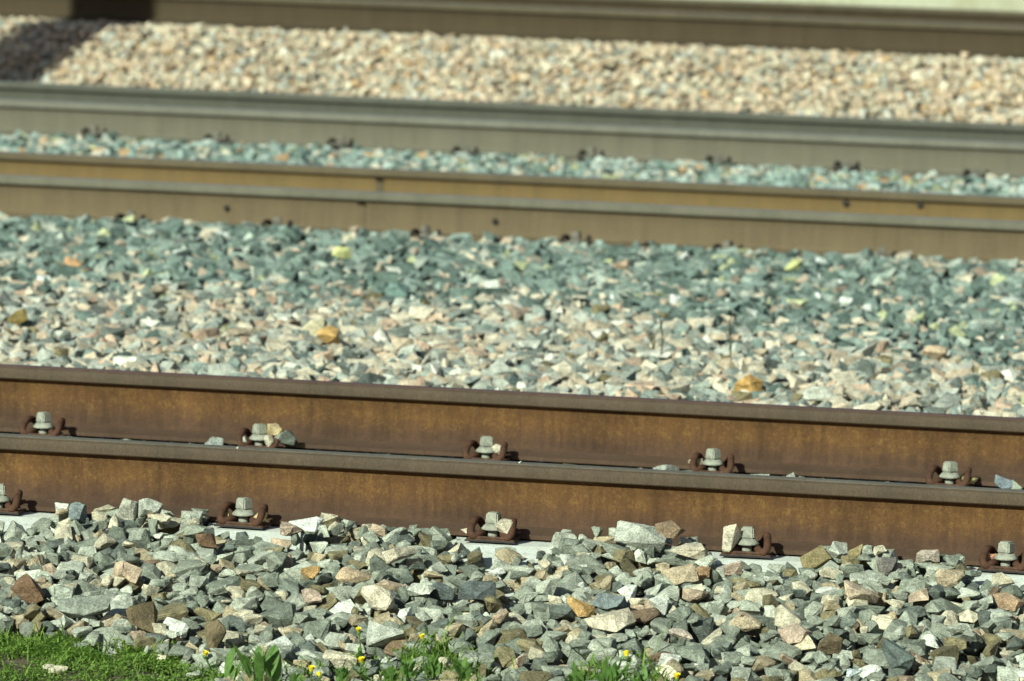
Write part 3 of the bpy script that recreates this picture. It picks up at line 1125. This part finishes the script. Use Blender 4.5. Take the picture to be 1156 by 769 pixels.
near.build('grey, green and tan crushed ballast filling the foreground')
mid.build('crushed ballast between the rusty track and the second track, cream in front and blue-green behind')

# ------------------------------------------------------------------ platform wall and post
bm = bmesh.new()
WY = T4Y + G + 0.95
box(bm, -70, 70, WY, WY + 0.5, T4Z - 0.4, T4Z + 0.62)
wl = from_bm('platform_wall', bm, [M['wall']])
tag(wl, 'pale stained concrete platform wall running behind the farthest rail', 'wall')
bm = bmesh.new()
box(bm, -70, 70, WY - 0.06, WY + 3.0, T4Z + 0.622, T4Z + 0.74, 0.01)
from_bm('coping_slab', bm, [M['concrete']], wl)

# a square post left of the picture; its shadow falls over the stone bank and the last track
pr = at_y(126, 15, T4Y - 0.02)
k = (pr.y - 11.75) / sun_dir.y
px_ = pr.x - sun_dir.x * k
print('post', px_, 11.75, 'shadow height there', pr.z - sun_dir.z * k)
post = empty('line_post', (px_, 11.75, -0.02), -SUN_HEAD)
tag(post, 'square concrete line post standing between the second and third tracks', 'post')
bm = bmesh.new()
box(bm, -0.23, 0.23, -0.2, 0.2, -0.1, 6.2, 0.015)
from_bm('shaft', bm, [M['post']], post)
bm = bmesh.new()
box(bm, -0.34, 0.34, -0.3, 0.3, -0.1, 0.12, 0.02)
from_bm('footing', bm, [M['concrete']], post)

# ------------------------------------------------------------------ grass and weeds
def gheight(x, y):
    i, j = int((x - near.x0) / near.cell), int((y - near.y0) / near.cell)
    if 0 <= i < near.nx and 0 <= j < near.ny: return float(near.H[i, j])
    return float(surf(x, y))


def build_verge():
    """the soil under the grass"""
    nx, ny = 120, 60
    xs, ys = np.linspace(-5.6, -0.4, nx), np.linspace(-2.6, -0.72, ny)
    V, F = [], []
    for y in ys:
        for x in xs:
            e = float(grass_edge(x))
            t = np.clip((e + 0.02 - y) / 0.08, 0, 1) * (1.0 if x < EX[5] else 0.3)
            V.append((x, y, float(surf(x, y)) - 0.085 + 0.078 * t + rng.normal(0, 0.004)))
    for j in range(ny - 1):
        for i in range(nx - 1):
            F.append((j * nx + i, j * nx + i + 1, (j + 1) * nx + i + 1, (j + 1) * nx + i))
    me = bpy.data.meshes.new('soil')
    me.from_pydata(V, [], F)
    me.polygons.foreach_set('use_smooth', [True] * len(F))
    tag(link('soil', me, [M['soil']]), kind='structure')


build_verge()


def build_grass():
    rs = np.random.default_rng(5)
    V, F = [], []
    n = 0
    while n < 130000:
        x = rs.uniform(-5.4, -0.6)
        y = rs.uniform(-1.75, -0.6) if rs.random() < .4 else rs.uniform(-1.25, -0.6)
        e = float(np.interp(x, EX, EY)) + 0.025 * math.sin(x * 23) + 0.018 * math.sin(x * 57)
        left = x < EX[5]
        if x > EX[11] and rs.random() < 0.55: continue
        if y > e + rs.exponential(0.012 if left else 0.03): continue
        if not left and math.sin(x * 17 + 1) + 0.7 * math.sin(x * 41 + y * 30) < -0.6: continue
        patch = math.sin(x * 19 + 2) * math.sin(y * 27 + x * 3)
        if patch > 0.74 or math.sin(x * 61 + y * 17) * math.sin(y * 83 - x * 29) > 0.7: continue
        n += 1
        gz = gheight(x, y)
        z = (float(surf(x, y)) - 0.010 if left else min(gz, float(surf(x, y)) + 0.02) - 0.012)
        kind = rs.random()
        clump = math.sin(x * 33 + y * 21) * math.sin(y * 44 - x * 13)
        a = rs.uniform(0, 2 * math.pi)
        dx, dy = math.cos(a), math.sin(a)
        b = len(V)
        if kind < 0.76:                       # small round leaves of clover and moss
            hz = z + rs.uniform(0.002, 0.016) * (1 + 0.5 * clump)
            L_, wd = rs.uniform(0.003, 0.0072), rs.uniform(0.0016, 0.0036)
            up_ = rs.uniform(-0.1, 0.9)
            for t, ww in ((0, 0.25), (0.35, 1.0), (0.75, 0.9)):
                cx, cy, cz = x + dx * L_ * t, y + dy * L_ * t, hz + up_ * L_ * t
                V.append((cx - dy * wd * ww, cy + dx * wd * ww, cz))
                V.append((cx + dy * wd * ww, cy - dx * wd * ww, cz))
            V.append((x + dx * L_, y + dy * L_, hz + up_ * L_ * 0.9))
        else:
            h = rs.uniform(0.009, 0.021) * (1.0 + 0.7 * clump)
            if rs.random() < 0.10: h *= 1.9
            if not left: h *= 1.5
            wd = rs.uniform(0.0009, 0.0022)
            le = rs.uniform(0.3, 1.5) * h
            for t, ww in ((0, 0.7), (0.5, 1.0), (0.85, 0.65)):
                cx, cy, cz = x + dx * le * t * t, y + dy * le * t * t, z + h * t
                V.append((cx - dy * wd * ww, cy + dx * wd * ww, cz))
                V.append((cx + dy * wd * ww, cy - dx * wd * ww, cz))
            V.append((x + dx * le, y + dy * le, z + h * (1 - 0.15 * rs.random())))
        F += [(b, b + 1, b + 3, b + 2), (b + 2, b + 3, b + 5, b + 4), (b + 4, b + 5, b + 6)]
    me = bpy.data.meshes.new('grass')
    me.from_pydata(V, [], F)
    o = link('grass', me, [M['grass']])
    tag(o, 'short green grass creeping over the stones at the lower left', 'grass', kind='stuff')


build_grass()


def leaf(bm, base, az, length, width, rise, curl=0.35):
    n = 7
    d = Vector((math.cos(az), math.sin(az), 0))
    s = Vector((-d.y, d.x, 0))
    rows = []
    for i in range(n):
        t = i / (n - 1)
        c = Vector(base) + d * (length * t * math.cos(rise) + 0) + Vector((0, 0, length * (math.sin(rise) * t - curl * t * t * 0.5)))
        wv = width * (math.sin(math.pi * min(1, 0.10 + 0.9 * t)) ** 0.8) + 0.0004
        up = Vector((0, 0, wv * 0.35))
        rows.append([bm.verts.new(c - s * wv + up), bm.verts.new(c), bm.verts.new(c + s * wv + up)])
    for a, b in zip(rows, rows[1:]):
        for k in range(2): bm.faces.new((a[k], a[k + 1], b[k + 1], b[k])).smooth = True


def weed(px, py, label, stem_h, leaves=5, seed=0):
    """a small weed whose yellow flower shows at (px, py)"""
    rr = random.Random(seed)
    d = (fwd * FPX + RT * (px - PW / 2) + UP * (PH / 2 - py)).normalized()
    p = None
    for st in np.arange(9, 16, 0.005):
        q = CAM + d * st
        if q.z - stem_h <= min(gheight(q.x, q.y), float(surf(0, q.y)) + 0.04):
            p = q
            break
    base = Vector((p.x + rr.uniform(-.012, .012), p.y + 0.004, p.z - stem_h - 0.01))
    root = empty('flowering_weed', base)
    tag(root, label, 'weed', 'small yellow flowering weeds')
    tip = p - base
    bm = bmesh.new()
    tube(bm, smooth_path([(0, 0, 0), (tip.x * .2 + .004, tip.y * .3, tip.z * .5), tuple(tip)], 5), [0.0017] * 10 + [0.0012], 6)
    from_bm('stem', bm, [M['leaf']], root)
    for k in range(leaves):
        bm = bmesh.new()
        hh = rr.uniform(0.0, 0.55) * tip.z
        leaf(bm, (tip.x * .2 * hh / max(tip.z, 1e-3), 0, hh), rr.uniform(0, 6.28), rr.uniform(0.018, 0.034), rr.uniform(0.003, 0.0055), rr.uniform(0.3, 1.0))
        from_bm('leaf', bm, [M['leaf']], root)
    bm = bmesh.new()
    lathe(bm, [(0.0012, -0.004), (0.0042, -0.001), (0.0048, 0.004)], 9)
    fl = from_bm('calyx', bm, [M['leaf']], root, loc=tip)
    bm = bmesh.new()
    for k in range(9):
        a = 2 * math.pi * k / 9 + 0.2
        leaf(bm, (0.002 * math.cos(a), 0.002 * math.sin(a), 0.003), a, 0.0165, 0.0034, 1.12, 0.1)
    for k in range(6):
        a = 2 * math.pi * k / 6
        leaf(bm, (0.001 * math.cos(a), 0.001 * math.sin(a), 0.004), a, 0.014, 0.003, 1.38, 0.0)
    fo = from_bm('flower', bm, [M['petal']], root, loc=tip)
    fs = rr.uniform(0.68, 0.95)
    fo.scale = (fs, fs, fs)
    fo.rotation_euler = (rr.uniform(-.4, .4), rr.uniform(-.4, .4), rr.uniform(0, 6))


FL = [(231, 742, 'yellow flower by the brown upright stone, left of the broad-leaved plant', .035),
      (308, 743, 'yellow flower touching the white stone at the grass edge', .05),
      (313, 765, 'yellow flower at the bottom edge below the white stone', .05),
      (351, 760, 'left one of the two yellow flowers side by side near the bottom edge', .045),
      (361, 765, 'right one of the two yellow flowers side by side near the bottom edge', .045),
      (405, 715, 'tall yellow flower in front of the large pale grey stone, highest on the left', .085),
      (409, 750, 'yellow flower in the grass straight below the tall one', .05),
      (478, 723, 'yellow flower standing alone above the middle tuft of grass', .075),
      (708, 743, 'yellow flower above the right-hand tuft of grass', .06),
      (764, 768, 'yellow flower low at the bottom edge, farthest right', .05)]
for i, (a, b, l_, h_) in enumerate(FL):
    weed(a, b, l_, h_, 5 + i % 3, i)


def broad_plant(px, py, label, n, L, seed):
    rr = random.Random(seed)
    p = at(px, py, float(surf(0, -0.98)) + 0.01)
    root = empty('broad_leaved_plant', p)
    tag(root, label, 'plant', 'broad-leaved plants in the grass')
    for k in range(n):
        bm = bmesh.new()
        leaf(bm, (rr.uniform(-.25, .25) * L, rr.uniform(-.25, .25) * L, rr.uniform(0, .25) * L), rr.uniform(0, 6.28), L * rr.uniform(.5, 1.15), L * rr.uniform(.07, .15),
             rr.uniform(0.75, 1.45), rr.uniform(.15, .5))
        from_bm('leaf', bm, [M['leaf']], root)


broad_plant(296, 776, 'tallest broad-leaved green plant at the grass edge beside the white stone', 11, .10, 1)
broad_plant(252, 772, 'broad-leaved plant with one wide spreading leaf, left of the tallest plant', 5, .075, 2)
CL = [(490, 766, 'bright green leafy clump below the lone middle yellow flower', 20, .050), (524, 770, 'bright green leafy clump, farthest right of the middle tuft', 18, .050),
      (440, 773, 'low pale green clump just right of the tall yellow flower', 18, .045), (385, 772, 'low leafy clump between the paired flowers and the tall flower', 16, .04),
      (460, 768, 'taller leafy clump left of the lone middle yellow flower', 18, .05), (335, 778, 'small leafy clump between the white stone and the paired flowers', 14, .04),
      (690, 778, 'upright green clump below the right-hand yellow flower', 18, .065), (652, 782, 'dark green clump left of the right-hand yellow flower', 14, .055),
      (722, 780, 'leafy clump just right of the right-hand yellow flower', 14, .05)]
for i, (a, b, l_, n_, L_) in enumerate(CL): broad_plant(a, b, l_, n_, L_, 20 + i)


def dead_stalk(px, py, h, label, seed):
    rr = random.Random(seed)
    p = at(px, py, -0.02)
    root = empty('dead_weed', p)
    tag(root, label, 'dead weed', 'dead weeds between the tracks')
    bm = bmesh.new()
    tube(bm, smooth_path([(0, 0, 0), (.006, 0, h * .5), (-.004, .005, h)], 4), [0.003] * 8 + [0.0015], 6)
    from_bm('stem', bm, [M['dry']], root)
    for k in range(4):
        bm = bmesh.new()
        z = h * rr.uniform(.35, .9)
        a = rr.uniform(0, 6.28)
        tube(bm, [(0, 0, z), (math.cos(a) * .03, math.sin(a) * .03, z + .05)], [0.0018, 0.001], 5)
        from_bm('twig', bm, [M['dry']], root)


dead_stalk(822, 420, .16, 'thin dark dead stalk in the pale stones right of the middle, behind the rusty rail', 1)
dead_stalk(745, 408, .13, 'short dead stalk among the stones left of the thin dark one', 2)
dead_stalk(736, 405, .09, 'shortest dead stalk, leftmost of those between the tracks', 3)
